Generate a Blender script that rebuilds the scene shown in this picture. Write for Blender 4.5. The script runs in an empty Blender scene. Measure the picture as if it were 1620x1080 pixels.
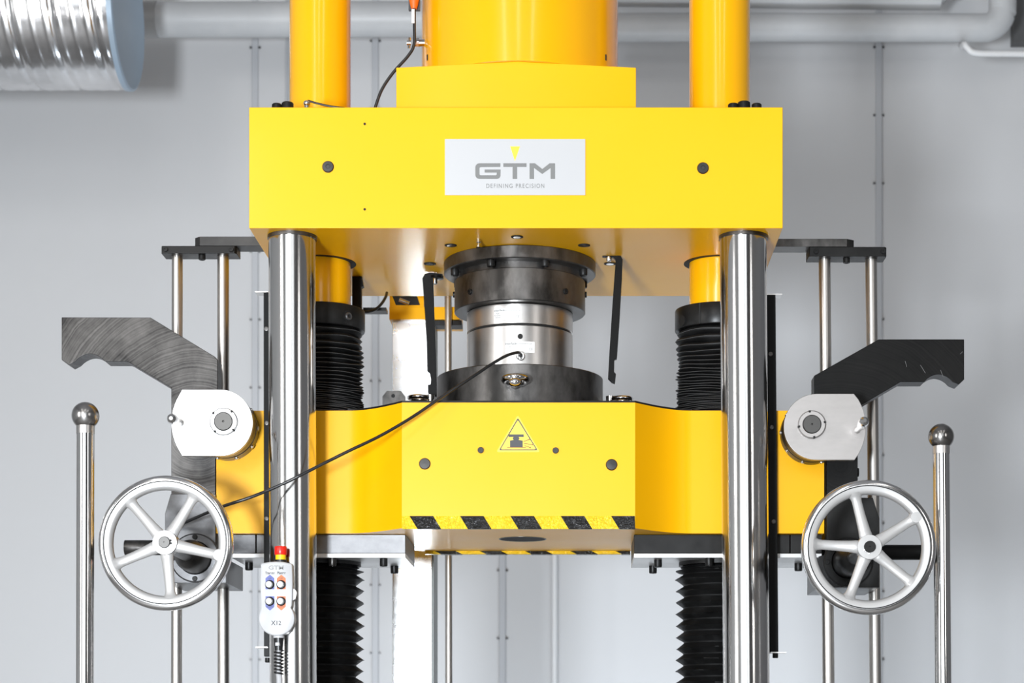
import bpy, bmesh, math, random
from mathutils import Vector, Matrix
PI = math.pi
S = bpy.context.scene
C = S.collection
rnd = random.Random(7)

# ------------------------------------------------------------------ camera, world, lights, exposure
CX, CD, CZ, F = 0.129, 4.16, 1.6, 3200.0      # camera x, distance to the front of the beam, height, focal length in pixels
cam_d = bpy.data.cameras.new('camera'); cam = bpy.data.objects.new('camera', cam_d); C.objects.link(cam)
cam.location = (CX, -CD, CZ); cam.rotation_euler = (PI/2, 0, 0)
cam_d.sensor_width = 36; cam_d.lens = F/1620*36
cam_d.shift_x = (810-915)/1620; cam_d.shift_y = (1190-540)/1620
cam_d.dof.use_dof = True; cam_d.dof.focus_distance = 4.22; cam_d.dof.aperture_fstop = 6.3
cam_d.clip_start = 0.05
S.camera = cam
S.view_settings.view_transform = 'Standard'; S.view_settings.look = 'None'
S.view_settings.exposure = 0.50; S.view_settings.gamma = 1; S.view_settings.use_curve_mapping = False
S.cycles.use_denoising = True
S.cycles.max_bounces = 8; S.cycles.diffuse_bounces = 4; S.cycles.glossy_bounces = 5
S.cycles.caustics_reflective = False; S.cycles.caustics_refractive = False
W = bpy.data.worlds.new('world'); S.world = W; W.use_nodes = True
W.node_tree.nodes['Background'].inputs[0].default_value = (0.75, 0.85, 1, 1)
W.node_tree.nodes['Background'].inputs[1].default_value = 0.6

def area(name, loc, target, sx, sy, power, col):
    l = bpy.data.lights.new(name, 'AREA'); l.shape = 'RECTANGLE'; l.size = sx; l.size_y = sy
    l.energy = power; l.color = col
    o = bpy.data.objects.new(name, l); C.objects.link(o); o.location = loc
    d = Vector(target)-Vector(loc); o.rotation_euler = d.to_track_quat('-Z', 'Y').to_euler()
    return o
area('window_light', (-2.6, -9.2, 4.9), (-0.3, 2, 3.0), 1.3, 1.6, 60, (1, 0.97, 0.93))
area('soft_box_low', (-0.95, -5.3, 1.35), (-0.7, 1, 2.4), 0.5, 0.55, 245, (0.88, 0.94, 1))
area('soft_box_right', (3.4, -4.4, 2.9), (0.0, 1.0, 2.3), 0.5, 1.8, 14, (1, 0.98, 0.96))
area('soft_box_left', (-3.6, -3.2, 2.6), (-0.2, 0.6, 2.4), 0.7, 2.2, 40, (1, 0.99, 0.98))
area('wall_wash_fill', (0.5, 1.7, 0.35), (0.5, 3.5, 1.9), 3.4, 0.5, 34, (0.80, 0.90, 1))  # unseen light added behind the press to brighten the lower wall
for i in range(3):
    area('ceiling_fill', (-2.4+2.4*i, -6.3, 6.2), (-2.4+2.4*i, -6.3, 0), 0.5, 5.5, 20, (1, 0.98, 0.95))  # unseen overhead fill, added to raise the ambient level

# ------------------------------------------------------------------ helpers
def at(px, py, Y):
    s = (Y+CD)/F
    return Vector((CX+(px-915)*s, Y, CZ+(1190-py)*s))
def X(px, Y): return CX+(px-915)*(Y+CD)/F
def Z(py, Y): return CZ+(1190-py)*(Y+CD)/F
def L(n, Y): return n*(Y+CD)/F                 # a length of n pixels at depth Y

def frame(d):
    d = d.normalized(); a = Vector((0, 0, 1)) if abs(d.z) < 0.9 else Vector((0, 1, 0))
    u = d.cross(a).normalized(); return u, d.cross(u).normalized()

class MB:
    def __init__(s): s.v = []; s.f = []
    def add(s, vs, fs):
        n = len(s.v); s.v += [Vector(v) for v in vs]; s.f += [tuple(i+n for i in f) for f in fs]; return s
    def box(s, x0, x1, y0, y1, z0, z1):
        return s.add([(x, y, z) for x in (x0, x1) for y in (y0, y1) for z in (z0, z1)],
                     [(0, 1, 3, 2), (4, 6, 7, 5), (0, 4, 5, 1), (2, 3, 7, 6), (0, 2, 6, 4), (1, 5, 7, 3)])
    def prism(s, pts, y0, y1):                 # polygon in the x-z plane, extruded along y
        n = len(pts)
        vs = [(p[0], y0, p[1]) for p in pts]+[(p[0], y1, p[1]) for p in pts]
        return s.add(vs, [tuple(range(n)), tuple(range(2*n-1, n-1, -1))]+[(i, i+n, (i+1) % n+n, (i+1) % n) for i in range(n)])
    def slab(s, pts, z0, z1):                  # polygon in the x-y plane, extruded along z
        n = len(pts)
        vs = [(p[0], p[1], z0) for p in pts]+[(p[0], p[1], z1) for p in pts]
        return s.add(vs, [tuple(range(n-1, -1, -1)), tuple(range(n, 2*n))]+[(i, (i+1) % n, (i+1) % n+n, i+n) for i in range(n)])
    def lathe(s, prof, o, d, n=48, closed=False, caps=True, jit=None):   # prof: (radius, distance along d)
        o = Vector(o); d = Vector(d).normalized(); u, w = frame(d); vs = []
        for k, (r, h) in enumerate(prof):
            for i in range(n):
                a = 2*PI*i/n; rr, hh = (r, h) if jit is None else jit(k, a, r, h)
                vs.append(o+d*hh+(u*math.cos(a)+w*math.sin(a))*rr)
        fs = []; m = len(prof)
        for k in range(m if closed else m-1):
            k2 = (k+1) % m
            for i in range(n):
                j = (i+1) % n; fs.append((k*n+i, k*n+j, k2*n+j, k2*n+i))
        if caps and not closed:
            fs.append(tuple(range(n-1, -1, -1))); fs.append(tuple((m-1)*n+i for i in range(n)))
        return s.add(vs, fs)
    def cyl(s, p0, p1, r, r1=None, n=32):
        p0 = Vector(p0); p1 = Vector(p1); h = (p1-p0).length
        return s.lathe([(r, 0), (r if r1 is None else r1, h)], p0, p1-p0, n)
    def sphere(s, c, r, n=32, m=16, sc=(1, 1, 1)):
        c = Vector(c); vs = [c+Vector((0, 0, -r*sc[2]))]
        for k in range(1, m):
            t = -PI/2+PI*k/m
            for i in range(n):
                a = 2*PI*i/n; vs.append(c+Vector((r*sc[0]*math.cos(t)*math.cos(a), r*sc[1]*math.cos(t)*math.sin(a), r*sc[2]*math.sin(t))))
        vs.append(c+Vector((0, 0, r*sc[2]))); N = len(vs)-1
        fs = [(0, 1+(i+1) % n, 1+i) for i in range(n)]
        for k in range(m-2):
            for i in range(n):
                a = 1+k*n+i; b = 1+k*n+(i+1) % n; fs.append((a, b, b+n, a+n))
        fs += [(N, N-n+i, N-n+(i+1) % n) for i in range(n)]
        return s.add(vs, fs)
    def tube(s, pts, r, n=12, steps=8, caps=True, flat=1.0):
        P = [Vector(p) for p in pts]; R = r if isinstance(r, (list, tuple)) else [r]*len(P)
        if steps > 1:
            Q = []; RR = []
            for i in range(len(P)-1):
                a = P[i-1] if i else P[i]*2-P[i+1]; b = P[i]; c = P[i+1]; e = P[i+2] if i+2 < len(P) else c*2-b
                for k in range(steps):
                    t = k/steps
                    Q.append(0.5*((2*b)+(c-a)*t+(2*a-5*b+4*c-e)*t*t+(3*b-a-3*c+e)*t**3)); RR.append(R[i]*(1-t)+R[i+1]*t)
            Q.append(P[-1]); RR.append(R[-1]); P, R = Q, RR
        vs = []; u = None
        for i, p in enumerate(P):
            d = (P[min(i+1, len(P)-1)]-P[max(i-1, 0)]).normalized()
            if u is None: u, w = frame(d)
            else:
                u = (u-d*u.dot(d)).normalized(); w = d.cross(u)
            vs += [p+(u*math.cos(2*PI*k/n)+w*math.sin(2*PI*k/n)*flat)*R[i] for k in range(n)]
        fs = []
        for i in range(len(P)-1):
            for k in range(n):
                j = (k+1) % n; fs.append((i*n+k, i*n+j, (i+1)*n+j, (i+1)*n+k))
        if caps: fs += [tuple(range(n-1, -1, -1)), tuple((len(P)-1)*n+k for k in range(n))]
        return s.add(vs, fs)
    def ring(s, c, d, R, r, n=40, m=12):
        return s.lathe([(R+r*math.cos(2*PI*k/m), r*math.sin(2*PI*k/m)) for k in range(m)], c, d, n, closed=True)
    def annulus(s, c, d, r0, r1, h, n=48):
        return s.lathe([(r0, 0), (r1, 0), (r1, h), (r0, h)], c, d, n, closed=True)

def root_of(o):
    while o.parent: o = o.parent
    return o
def tag(o, label=None, cat=None, group=None, kind=None):
    if label: o['label'] = label
    if cat: o['category'] = cat
    if group: o['group'] = group
    if kind: o['kind'] = kind
    return o
def thing(name, loc, label, cat, group=None):
    o = bpy.data.objects.new(name, None); C.objects.link(o); o.location = loc; o.empty_display_size = 0.05
    return tag(o, label, cat, group)
def build(name, mb, mat, parent=None, origin=None, bevel=0, smooth=30, label=None):
    off = Vector(root_of(parent).location) if parent is not None else Vector(origin if origin is not None else (0, 0, 0))
    me = bpy.data.meshes.new(name); me.from_pydata([tuple(v-off) for v in mb.v], [], mb.f)
    bm = bmesh.new(); bm.from_mesh(me); bmesh.ops.recalc_face_normals(bm, faces=bm.faces); bm.to_mesh(me); bm.free()
    me.materials.append(mat)
    if smooth:
        me.polygons.foreach_set('use_smooth', [True]*len(me.polygons))
        me.set_sharp_from_angle(angle=math.radians(smooth))
    o = bpy.data.objects.new(name, me); C.objects.link(o)
    if parent is not None: o.parent = parent
    else: o.location = off
    if bevel:
        b = o.modifiers.new('bevel', 'BEVEL'); b.width = bevel; b.segments = 2; b.limit_method = 'ANGLE'; b.angle_limit = math.radians(35); b.harden_normals = True
    if label: o['label'] = label
    return o
def text(name, s, size, cx, cz, y, mat, parent, sx=1.0, depth=0.0004, spacing=1.0, rot=0, bold=0.0):
    cu = bpy.data.curves.new(name, 'FONT'); cu.body = s; cu.size = size; cu.extrude = depth; cu.align_x = 'CENTER'; cu.align_y = 'CENTER'; cu.space_character = spacing; cu.offset = bold
    t = bpy.data.objects.new('tmp', cu); C.objects.link(t)
    me = bpy.data.meshes.new_from_object(t.evaluated_get(bpy.context.evaluated_depsgraph_get()))
    bpy.data.objects.remove(t); me.materials.clear(); me.materials.append(mat)
    off = Vector(root_of(parent).location)
    M = Matrix.Translation(Vector((cx, y, cz))-off) @ Matrix.Rotation(PI/2, 4, 'X') @ Matrix.Rotation(rot, 4, 'Z') @ Matrix.Diagonal((sx, 1, 1, 1))
    me.transform(M); me.name = name
    o = bpy.data.objects.new(name, me); C.objects.link(o); o.parent = parent
    return o

# ------------------------------------------------------------------ materials
def mat(name, col, rough=0.5, metal=0.0, coat=0.0, spec=0.5, emit=0):
    m = bpy.data.materials.new(name); m.use_nodes = True; b = m.node_tree.nodes['Principled BSDF']
    b.inputs['Base Color'].default_value = (*col, 1); b.inputs['Roughness'].default_value = rough
    b.inputs['Metallic'].default_value = metal; b.inputs['Coat Weight'].default_value = coat
    b.inputs['Coat Roughness'].default_value = 0.08; b.inputs['Specular IOR Level'].default_value = spec
    return m
def nd(m, t, **kw):
    n = m.node_tree.nodes.new(t)
    for k, v in kw.items(): setattr(n, k, v)
    return n
def lk(m, a, b): m.node_tree.links.new(a, b)
def bsdf(m): return m.node_tree.nodes['Principled BSDF']
def coords(m, scale=(1, 1, 1)):
    tc = nd(m, 'ShaderNodeTexCoord'); mp = nd(m, 'ShaderNodeMapping'); mp.inputs['Scale'].default_value = scale
    lk(m, tc.outputs['Object'], mp.inputs['Vector']); return mp.outputs[0]
def noise(m, vec, scale, detail=4, rough=0.55):
    n = nd(m, 'ShaderNodeTexNoise'); n.inputs['Scale'].default_value = scale; n.inputs['Detail'].default_value = detail
    n.inputs['Roughness'].default_value = rough; lk(m, vec, n.inputs['Vector']); return n.outputs['Fac']
def ramp(m, fac, stops):
    r = nd(m, 'ShaderNodeValToRGB'); el = r.color_ramp.elements
    el[0].position, el[0].color = stops[0][0], (*stops[0][1], 1); el[1].position, el[1].color = stops[-1][0], (*stops[-1][1], 1)
    for p, c in stops[1:-1]:
        e = el.new(p); e.color = (*c, 1)
    lk(m, fac, r.inputs[0]); return r.outputs[0]
def bump(m, h, strength, dist=0.001):
    b = nd(m, 'ShaderNodeBump'); b.inputs['Strength'].default_value = strength; b.inputs['Distance'].default_value = dist
    lk(m, h, b.inputs['Height']); lk(m, b.outputs[0], bsdf(m).inputs['Normal'])
def vary(name, c0, c1, r0, r1, metal, scale, stretch=(1, 1, 1), lo=0.35, hi=0.68, bmp=0.0, coat=0):
    m = mat(name, c0, r0, metal, coat); v = coords(m, stretch); n = noise(m, v, scale, 6, 0.6)
    lk(m, ramp(m, n, [(lo, c0), (hi, c1)]), bsdf(m).inputs['Base Color'])
    lk(m, ramp(m, n, [(lo, (r0,)*3), (hi, (r1,)*3)]), bsdf(m).inputs['Roughness'])
    if bmp: bump(m, noise(m, v, scale*6, 3), bmp)
    return m
YEL = vary('yellow_paint', (0.97, 0.475, 0.0015), (0.98, 0.485, 0.003), 0.30, 0.36, 0, 3, coat=0.03)
bsdf(YEL).inputs['Specular IOR Level'].default_value = 0.28
YELC = vary('yellow_gloss_paint', (0.97, 0.455, 0.002), (0.97, 0.47, 0.003), 0.16, 0.2, 0, 2, coat=0.5)
CHROME = vary('ground_chrome', (0.74, 0.73, 0.72), (0.62, 0.61, 0.60), 0.09, 0.20, 1, 26, (1, 1, 0.02))
STEEL = vary('brushed_steel', (0.55, 0.53, 0.51), (0.68, 0.66, 0.64), 0.28, 0.36, 1, 8, (1, 1, 2), lo=.2, hi=.8)
ROD = vary('bright_rod', (0.62, 0.59, 0.56), (0.50, 0.48, 0.455), 0.3, 0.42, 1, 18, (1, 1, 0.15))
POLISH = mat('polished_steel', (0.72, 0.71, 0.70), 0.1, 1)
BALL = mat('ball_steel', (0.30, 0.29, 0.28), 0.22, 1)
BLACKEN = vary('blackened_steel', (0.04, 0.038, 0.036), (0.17, 0.162, 0.156), 0.3, 0.46, 0.85, 13, (1, 1, 0.5), lo=.38, hi=.66, bmp=0.05)
BLACKD = vary('black_oxide', (0.007, 0.007, 0.007), (0.018, 0.0175, 0.017), 0.3, 0.45, 0.1, 12)
BLACK = mat('black_metal', (0.005, 0.005, 0.005), 0.4, 0.0, 0, 0.12)
RUBBER = mat('black_rubber', (0.012, 0.012, 0.013), 0.35)
BELLOW = vary('bellows_cloth', (0.004, 0.004, 0.004), (0.009, 0.009, 0.009), 0.45, 0.6, 0, 20)
for m_ in (BELLOW, BLACKD): bsdf(m_).inputs['Specular IOR Level'].default_value = 0.22
PIPING_GLINT = mat('bellows_edge_highlight', (0.14, 0.14, 0.14), 0.5)
GREYST = vary('grey_block_steel', (0.06, 0.06, 0.062), (0.18, 0.18, 0.185), 0.3, 0.42, 0.8, 7, (1, 1, 1.4))
ALU = vary('milled_aluminium', (0.66, 0.655, 0.65), (0.58, 0.575, 0.57), 0.30, 0.42, 0.65, 5, (1, 1, 3))
ALUW = vary('warm_milled_aluminium', (0.46, 0.435, 0.42), (0.36, 0.34, 0.325), 0.34, 0.45, 0.7, 6, (1, 1, 3))
CAST = mat('cast_aluminium_wheel', (0.50, 0.49, 0.48), 0.38, 0.4)
bump(CAST, noise(CAST, coords(CAST), 900, 2), 0.15, 0.0004)
RIMPOL = mat('polished_wheel_edge', (0.78, 0.77, 0.765), 0.16, 1)
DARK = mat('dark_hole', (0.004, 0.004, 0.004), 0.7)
SHEET = vary('stainless_sheet', (0.86, 0.86, 0.86), (0.82, 0.82, 0.82), 0.24, 0.3, 1, 14)
WHITE = mat('white_plastic', (0.55, 0.55, 0.56), 0.35, 0, 0.1)
PLATE = mat('silver_white_nameplate', (0.52, 0.52, 0.525), 0.3, 0.15)
LOGO = mat('grey_logo_print', (0.19, 0.19, 0.185), 0.5)
PRINT = mat('dark_print', (0.05, 0.05, 0.055), 0.5)
FAINT = mat('grey_print', (0.30, 0.30, 0.30), 0.5)
YPRINT = mat('yellow_print', (0.95, 0.66, 0.05), 0.5)
YSIGN = mat('yellow_sticker', (0.98, 0.68, 0.06), 0.35)
BROWN = mat('brown_print', (0.20, 0.045, 0.01), 0.5)
RED = mat('red_plastic', (0.80, 0.02, 0.01), 0.3)
YPL = mat('yellow_plastic', (0.95, 0.62, 0.01), 0.35)
BLUE = mat('blue_print', (0.07, 0.09, 0.36), 0.45)
ORANGE = mat('orange_print', (0.72, 0.13, 0.004), 0.45)
LABEL = mat('white_label', (0.85, 0.84, 0.82), 0.45)
GREYPIPE = vary('grey_lagging', (0.52, 0.53, 0.54), (0.58, 0.585, 0.59), 0.38, 0.5, 0, 6)
WPIPE = mat('white_pipe', (0.8, 0.8, 0.8), 0.35)
CAPBL = vary('blue_grey_end_cap', (0.33, 0.42, 0.52), (0.35, 0.44, 0.53), 0.35, 0.38, 0.2, 3)
DUCT = vary('galvanised_duct', (0.62, 0.62, 0.63), (0.83, 0.83, 0.84), 0.14, 0.26, 1, 11, (0.6, 1, 1))
WALLM = vary('painted_wall_panel', (0.61, 0.61, 0.615), (0.635, 0.635, 0.64), 0.5, 0.6, 0, 1.2)
BATTEN = mat('painted_wall_strip', (0.50, 0.51, 0.53), 0.45)
DULL = vary('dull_dark_steel', (0.028, 0.027, 0.026), (0.062, 0.06, 0.058), 0.4, 0.5, 0.5, 14)
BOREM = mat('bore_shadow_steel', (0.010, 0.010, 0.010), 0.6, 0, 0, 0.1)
FLOORM = vary('concrete_floor', (0.28, 0.27, 0.26), (0.34, 0.33, 0.32), 0.4, 0.5, 0, 2)
ROOMM = mat('dark_room_wall', (0.22, 0.22, 0.225), 0.7)
CEILM = mat('ceiling_paint', (0.36, 0.36, 0.37), 0.8)
CABLE = mat('cable_sheath', (0.014, 0.014, 0.015), 0.32)
GCABLE = mat('grey_cable_sheath', (0.45, 0.45, 0.46), 0.4)
# hazard tape: leathery embossed film
def tapemat(name, col, spec):
    m = mat(name, col, 0.2, 0, 0, spec); vo = nd(m, 'ShaderNodeTexNoise'); vo.inputs['Scale'].default_value = 170; vo.inputs['Detail'].default_value = 2
    vo.inputs['Distortion'].default_value = 1.5
    lk(m, coords(m), vo.inputs['Vector']); bump(m, vo.outputs['Fac'], 1.0, 0.006); return m
TAPEY = tapemat('yellow_tape', (0.98, 0.64, 0.02), 0.5)
TAPEK = tapemat('black_tape', (0.01, 0.01, 0.01), 0.6)
# turned shaft ends: concentric rings
def turned(name, col, metal=1, rough=0.3):
    m = mat(name, col, rough, metal); return m
TURN = turned('turned_dark_end', (0.10, 0.097, 0.093), 0.9, 0.36)
# milled swirl marks on the grey arm, concentric about a point of the arm
def swirl(name, c0, c1, centre, amount):
    m = mat(name, c0, 0.38, 0.7); tc = nd(m, 'ShaderNodeTexCoord'); vd = nd(m, 'ShaderNodeVectorMath', operation='DISTANCE')
    lk(m, tc.outputs['Object'], vd.inputs[0]); vd.inputs[1].default_value = centre
    w = noise(m, coords(m), 9, 4); ad = nd(m, 'ShaderNodeMath', operation='MULTIPLY_ADD'); lk(m, w, ad.inputs[0]); ad.inputs[1].default_value = 0.02; lk(m, vd.outputs['Value'], ad.inputs[2])
    n1 = nd(m, 'ShaderNodeTexNoise'); n1.noise_dimensions = '1D'; n1.inputs['Scale'].default_value = 230; n1.inputs['Detail'].default_value = 3; lk(m, ad.outputs[0], n1.inputs['W'])
    cl = noise(m, coords(m), 8, 6, 0.62)
    mx = nd(m, 'ShaderNodeMix'); mx.inputs['Factor'].default_value = amount; lk(m, cl, mx.inputs[2]); lk(m, n1.outputs['Fac'], mx.inputs[3])
    lk(m, ramp(m, mx.outputs[0], [(0.36, c0), (0.66, c1)]), bsdf(m).inputs['Base Color']); bump(m, n1.outputs['Fac'], 0.12, 0.0006); return m
ARML = swirl('milled_grey_arm', (0.012, 0.0113, 0.011), (0.115, 0.109, 0.104), (0.014, 0, -0.055), 0.3)
ARMR = swirl('milled_black_arm', (0.004, 0.004, 0.004), (0.011, 0.0105, 0.010), (0, 0, -0.13), 0.4)
bsdf(ARMR).inputs['Specular IOR Level'].default_value = 0.2; bsdf(ARMR).inputs['Metallic'].default_value = 0.2

# ------------------------------------------------------------------ setting
WY = 3.5
def struct(name, mb, m, parent=None, **k):
    o = build(name, mb, m, parent, **k)
    if parent is None: o['kind'] = 'structure'
    return o
struct('floor', MB().box(-6, 6, -11, WY+0.2, -0.1, 0), FLOORM)
struct('ceiling', MB().box(-6, 6, -11, WY+0.2, 6.6, 6.7), CEILM)
struct('wall_left', MB().box(-6.1, -6, -11, WY+0.2, 0, 6.6), mat('light_room_wall', (0.5, 0.5, 0.5), 0.7))
struct('wall_right', MB().box(6, 6.1, -11, WY+0.2, 0, 6.6), ROOMM)
wf = struct('wall_front', MB().box(-6, 6, -11.1, -11, 0, 6.6), ROOMM)
PANE = bpy.data.materials.new('daylit_pane'); PANE.use_nodes = True
b_ = PANE.node_tree.nodes['Principled BSDF']; b_.inputs['Base Color'].default_value = (0.02, 0.02, 0.02, 1)
b_.inputs['Emission Color'].default_value = (0.93, 0.97, 1, 1); b_.inputs['Emission Strength'].default_value = 1.25
WFR = mat('window_frame_grey', (0.12, 0.12, 0.125), 0.5)
for k, wx in enumerate((-4.6, -2.5, -0.4, 1.7)):
    w_ = struct('window_%d' % (k+1), MB().box(wx-0.95, wx+0.95, -11, -10.96, 1.6, 6.3), PANE)
    build('frame', MB().box(wx-1.0, wx-0.93, -11, -10.9, 1.5, 6.4).box(wx+0.93, wx+1.0, -11, -10.9, 1.5, 6.4).box(wx-0.93, wx+0.93, -11, -10.9, 1.5, 1.6).box(wx-0.93, wx+0.93, -11, -10.9, 6.3, 6.4).box(wx-0.93, wx+0.93, -11, -10.92, 3.9, 3.96).box(wx-.03, wx+.03, -11, -10.92, 1.6, 6.3), WFR, w_)
wb = struct('wall_back', MB().box(-6, 6, WY+0.04, WY+0.2, 0, 6.6), BATTEN)
seams = [404, 594, 795, 1390]
xs = [-5.99]+[X(s, WY) for s in seams]+[5.99]
for a, b in zip(xs[:-1], xs[1:]):
    build('wall_panel', MB().box(a+0.0012, b-0.0012, WY, WY+0.04, 0.0, 6.59), WALLM, wb)
def strip(px, y0):
    x = X(px, WY)
    st = struct('trim_%d' % strip.n, MB().box(x-0.012, x+0.012, WY-0.010, WY-0.001, 0, 6.58), BATTEN, bevel=0.003); strip.n += 1
    for k in range(-6, 14):
        py = y0-107.5*k
        if -40 < py < 1110:
            p = at(px, py, WY)
            build('strip_screw', MB().box(p.x-0.021, p.x-0.011, WY-0.006, WY, p.z-0.0035, p.z+0.0035), GREYST, st)
            build('strip_screw', MB().box(p.x+0.011, p.x+0.021, WY-0.006, WY, p.z-0.0035, p.z+0.0035), GREYST, st)
strip.n = 1
for px, y0 in ((404, 613), (594, 925), (795, 902), (1390, 720)): strip(px, y0)
o = build('conduit_pipe', MB().cyl((X(877.5, WY-.012), WY-0.012, 0), (X(877.5, WY-.012), WY-0.012, 4.6), 0.0105), WPIPE)
tag(o, 'pale thin conduit running down the wall below the crosshead', 'pipe', 'wall conduits')
o = build('conduit_pipe', MB().cyl((X(454, WY-.006), WY-0.006, 2.6), (X(454, WY-.006), WY-0.006, 4.7), 0.0055), BATTEN)
tag(o, 'thin grey conduit on the wall just left of the left yellow cylinder', 'pipe', 'wall conduits')
struct('trim_5', MB().box(X(1603, WY-.05), X(1700, WY-.05), WY-0.06, WY-0.001, Z(75, WY), 6.5), mat('dark_cladding', (0.10, 0.10, 0.10), 0.6))

# pipes along the top
PY = 3.15
t = thing('insulated_pipe', at(700, 40, PY), 'thick grey lagged pipe running along the wall, bending upwards at the right', 'pipe')
pts = [at(150, 31, PY), at(400, 31, PY), at(760, 31, PY), at(860, 43, PY), at(1100, 43, PY), at(1500, 44, PY), at(1556, 44, PY)]
ends = []
c = at(1556, 44-30, PY); rr = L(30, PY)
for k in range(1, 7):
    a = PI/2*k/6; ends.append(Vector((c.x+rr*math.sin(a), PY, c.z-rr*math.cos(a))))
ends.append(at(1586, -60, PY)); ends.append(at(1586, -300, PY))
rad = [L(27, PY)]*3+[L(21.5, PY)]*(len(pts)-3+len(ends))
build('pipe_run', MB().tube(pts+ends, rad, 32, 3), GREYPIPE, t)
build('pipe_sleeve', MB().cyl(at(226, 31, PY), at(250, 31, PY), L(28.5, PY)), mat('sleeve_grey', (0.36, 0.36, 0.36), 0.4), t)
t = thing('upper_pipe', at(1200, 0, PY), 'slimmer grey lagged pipe above the thick one, cut by the top edge of the photo', 'pipe')
pts = [at(880, -12, PY), at(1200, -9, PY), at(1465, -6, PY)]; c = at(1465, -6-24, PY); rr = L(24, PY)
for k in range(1, 6):
    a = PI/2*k/5; pts.append(Vector((c.x+rr*math.sin(a), PY, c.z-rr*math.cos(a))))
pts.append(at(1489, -300, PY))
build('pipe_run', MB().tube(pts, L(21, PY), 28, 3), GREYPIPE, t)
t = thing('white_pipe', at(1560, 85, 2.9), 'thin white bent pipe at the top right edge', 'pipe')
Y = 2.9
build('pipe_run', MB().tube([at(1521, 72, 3.49), at(1522, 74, 3.2), at(1524, 71, 2.97), at(1526.5, 70, Y+.01), at(1531, 76, Y), at(1545, 84, Y), at(1600, 85, Y), at(1700, 86, Y)], L(4.8, Y), 16, 6), WPIPE, t)

# spiral duct
DYc = 2.44; R = L(117, DYc); x1 = X(199, DYc); zc = Z(20, DYc); x0 = -3.6
t = thing('spiral_duct', (x0, DYc, zc), 'large ribbed galvanised ventilation duct with a blue-grey end cap', 'duct')
pitch = L(63, DYc); n = 72; nx = int((x1-x0)/L(1.6, DYc)); mb = MB(); vs = []
for i in range(nx+1):
    x = x0+(x1-x0)*i/nx
    for k in range(n):
        a = 2*PI*k/n; ph = ((x1-x)/pitch+a/(2*PI)) % 1.0
        q = (ph*3) % 1.0; dr = 0.0018*max(0, 1-abs(q-0.5)*4.5)**1.3
        if ph < 0.05 or ph > 0.95: dr = -0.003
        vs.append((x, DYc+(R+dr)*math.cos(a), zc+(R+dr)*math.sin(a)))
fs = [(i*n+k, i*n+(k+1) % n, (i+1)*n+(k+1) % n, (i+1)*n+k) for i in range(nx) for k in range(n)]
build('duct_shell', mb.add(vs, fs), DUCT, t, smooth=50)
build('end_cap', MB().lathe([(R-.004, -.01), (R+0.004, -.01), (R+0.004, 0.006), (R-0.004, 0.010), (R-.012, 0.006)], (x1, DYc, zc), (1, 0, 0), 72), CAPBL, t)

# ------------------------------------------------------------------ the press
BY1 = Z(0, 0)-Z(0, 0)
zU, zT = Z(360.8, 0), Z(169.5, 0)                # underside and top of the upper beam
bx0, bx1 = X(394, 0), X(1238.5, 0)
def capscrew(name, p, d, r, h, parent, m=BLACKD, head=None):
    p = Vector(p); d = Vector(d).normalized()
    o = build(name, MB().lathe([(r, 0), (r, h*0.85), (r*0.88, h), (r*0.5, h), (r*0.5, h*0.55), (r*.01, h*.55)], p, d, 24), m, parent)
    return o
t = thing('upper_crosshead', (0, 0, zU), 'big flat yellow steel beam with the white nameplate', 'crosshead')
UC = t
build('beam', MB().box(bx0, bx1, 0, 0.62, zU, zT), YEL, t, bevel=0.0015)
for px, py in ((519, 264), (1112, 266)):
    p = at(px, py, 0); cp = build('round_cap', MB().lathe([(L(9.3, 0), 0), (L(9.3, 0), .0015), (L(8, 0), 0.004), (L(3.5, 0), .0042), (L(3, 0), .003), (.0003, .003)], p, (0, -1, 0), 32), DULL, t)
for px, py in ((577, 196), (577, 331)):
    build('tapped_hole', MB().lathe([(L(2, 0), 0), (L(2, 0), .0008)], at(px, py, 0), (0, -1, 0), 16), DARK, t)
for px, py, Y in ((713, 387, .138), (818, 374, .068), (924, 388, .138), (680, 417, .30), (965, 418, .30), (1068, 392, .16)):
    if px == 1068: continue
    b = build('recessed_bolt', MB().annulus((X(px, Y), Y, zU+.001), (0, 0, -1), L(6, Y), L(9.5, Y), .0025), DARK, t)
    build('bolt_face', MB().cyl((X(px, Y), Y, zU), (X(px, Y), Y, zU-.002), L(6, Y)), POLISH, b)
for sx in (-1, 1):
    build('bore_gap_shade', MB().annulus((sx*.4404, .30, zU+.001), (0, 0, -1), .0665, .079, .0018), DARK, t)  # flat dark ring painted in for the shaded gap round the sleeve
    build('column_seal', MB().annulus((X(462.5 if sx < 0 else 1176, .067), .067, zU+.002), (0, 0, -1), .046, .0515, .009), BLACKEN, t)
for px, Y in ((430, .0), (450, 0)): pass
for px, py, r in ((455, 167, 9.5), (438, 169, 8), (1160, 169, 8.5), (1177, 166, 10), (1197, 169, 8)):
    Y = 0.05
    build('top_bolt', MB().lathe([(L(r, Y), 0), (L(r, Y), L(1190-py, Y)-(zT-CZ)+.004), (L(r-1.5, Y), L(1190-py, Y)-(zT-CZ)+.006)], (X(px, Y), Y, zT), (0, 0, 1), 24), BLACKD, t)
for px in (634.5, 998):
    Y = 0.09
    capscrew('block_screw', (X(px, Y), Y, zT), (0, 0, 1), L(5.5, Y), 0.020, t)
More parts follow.
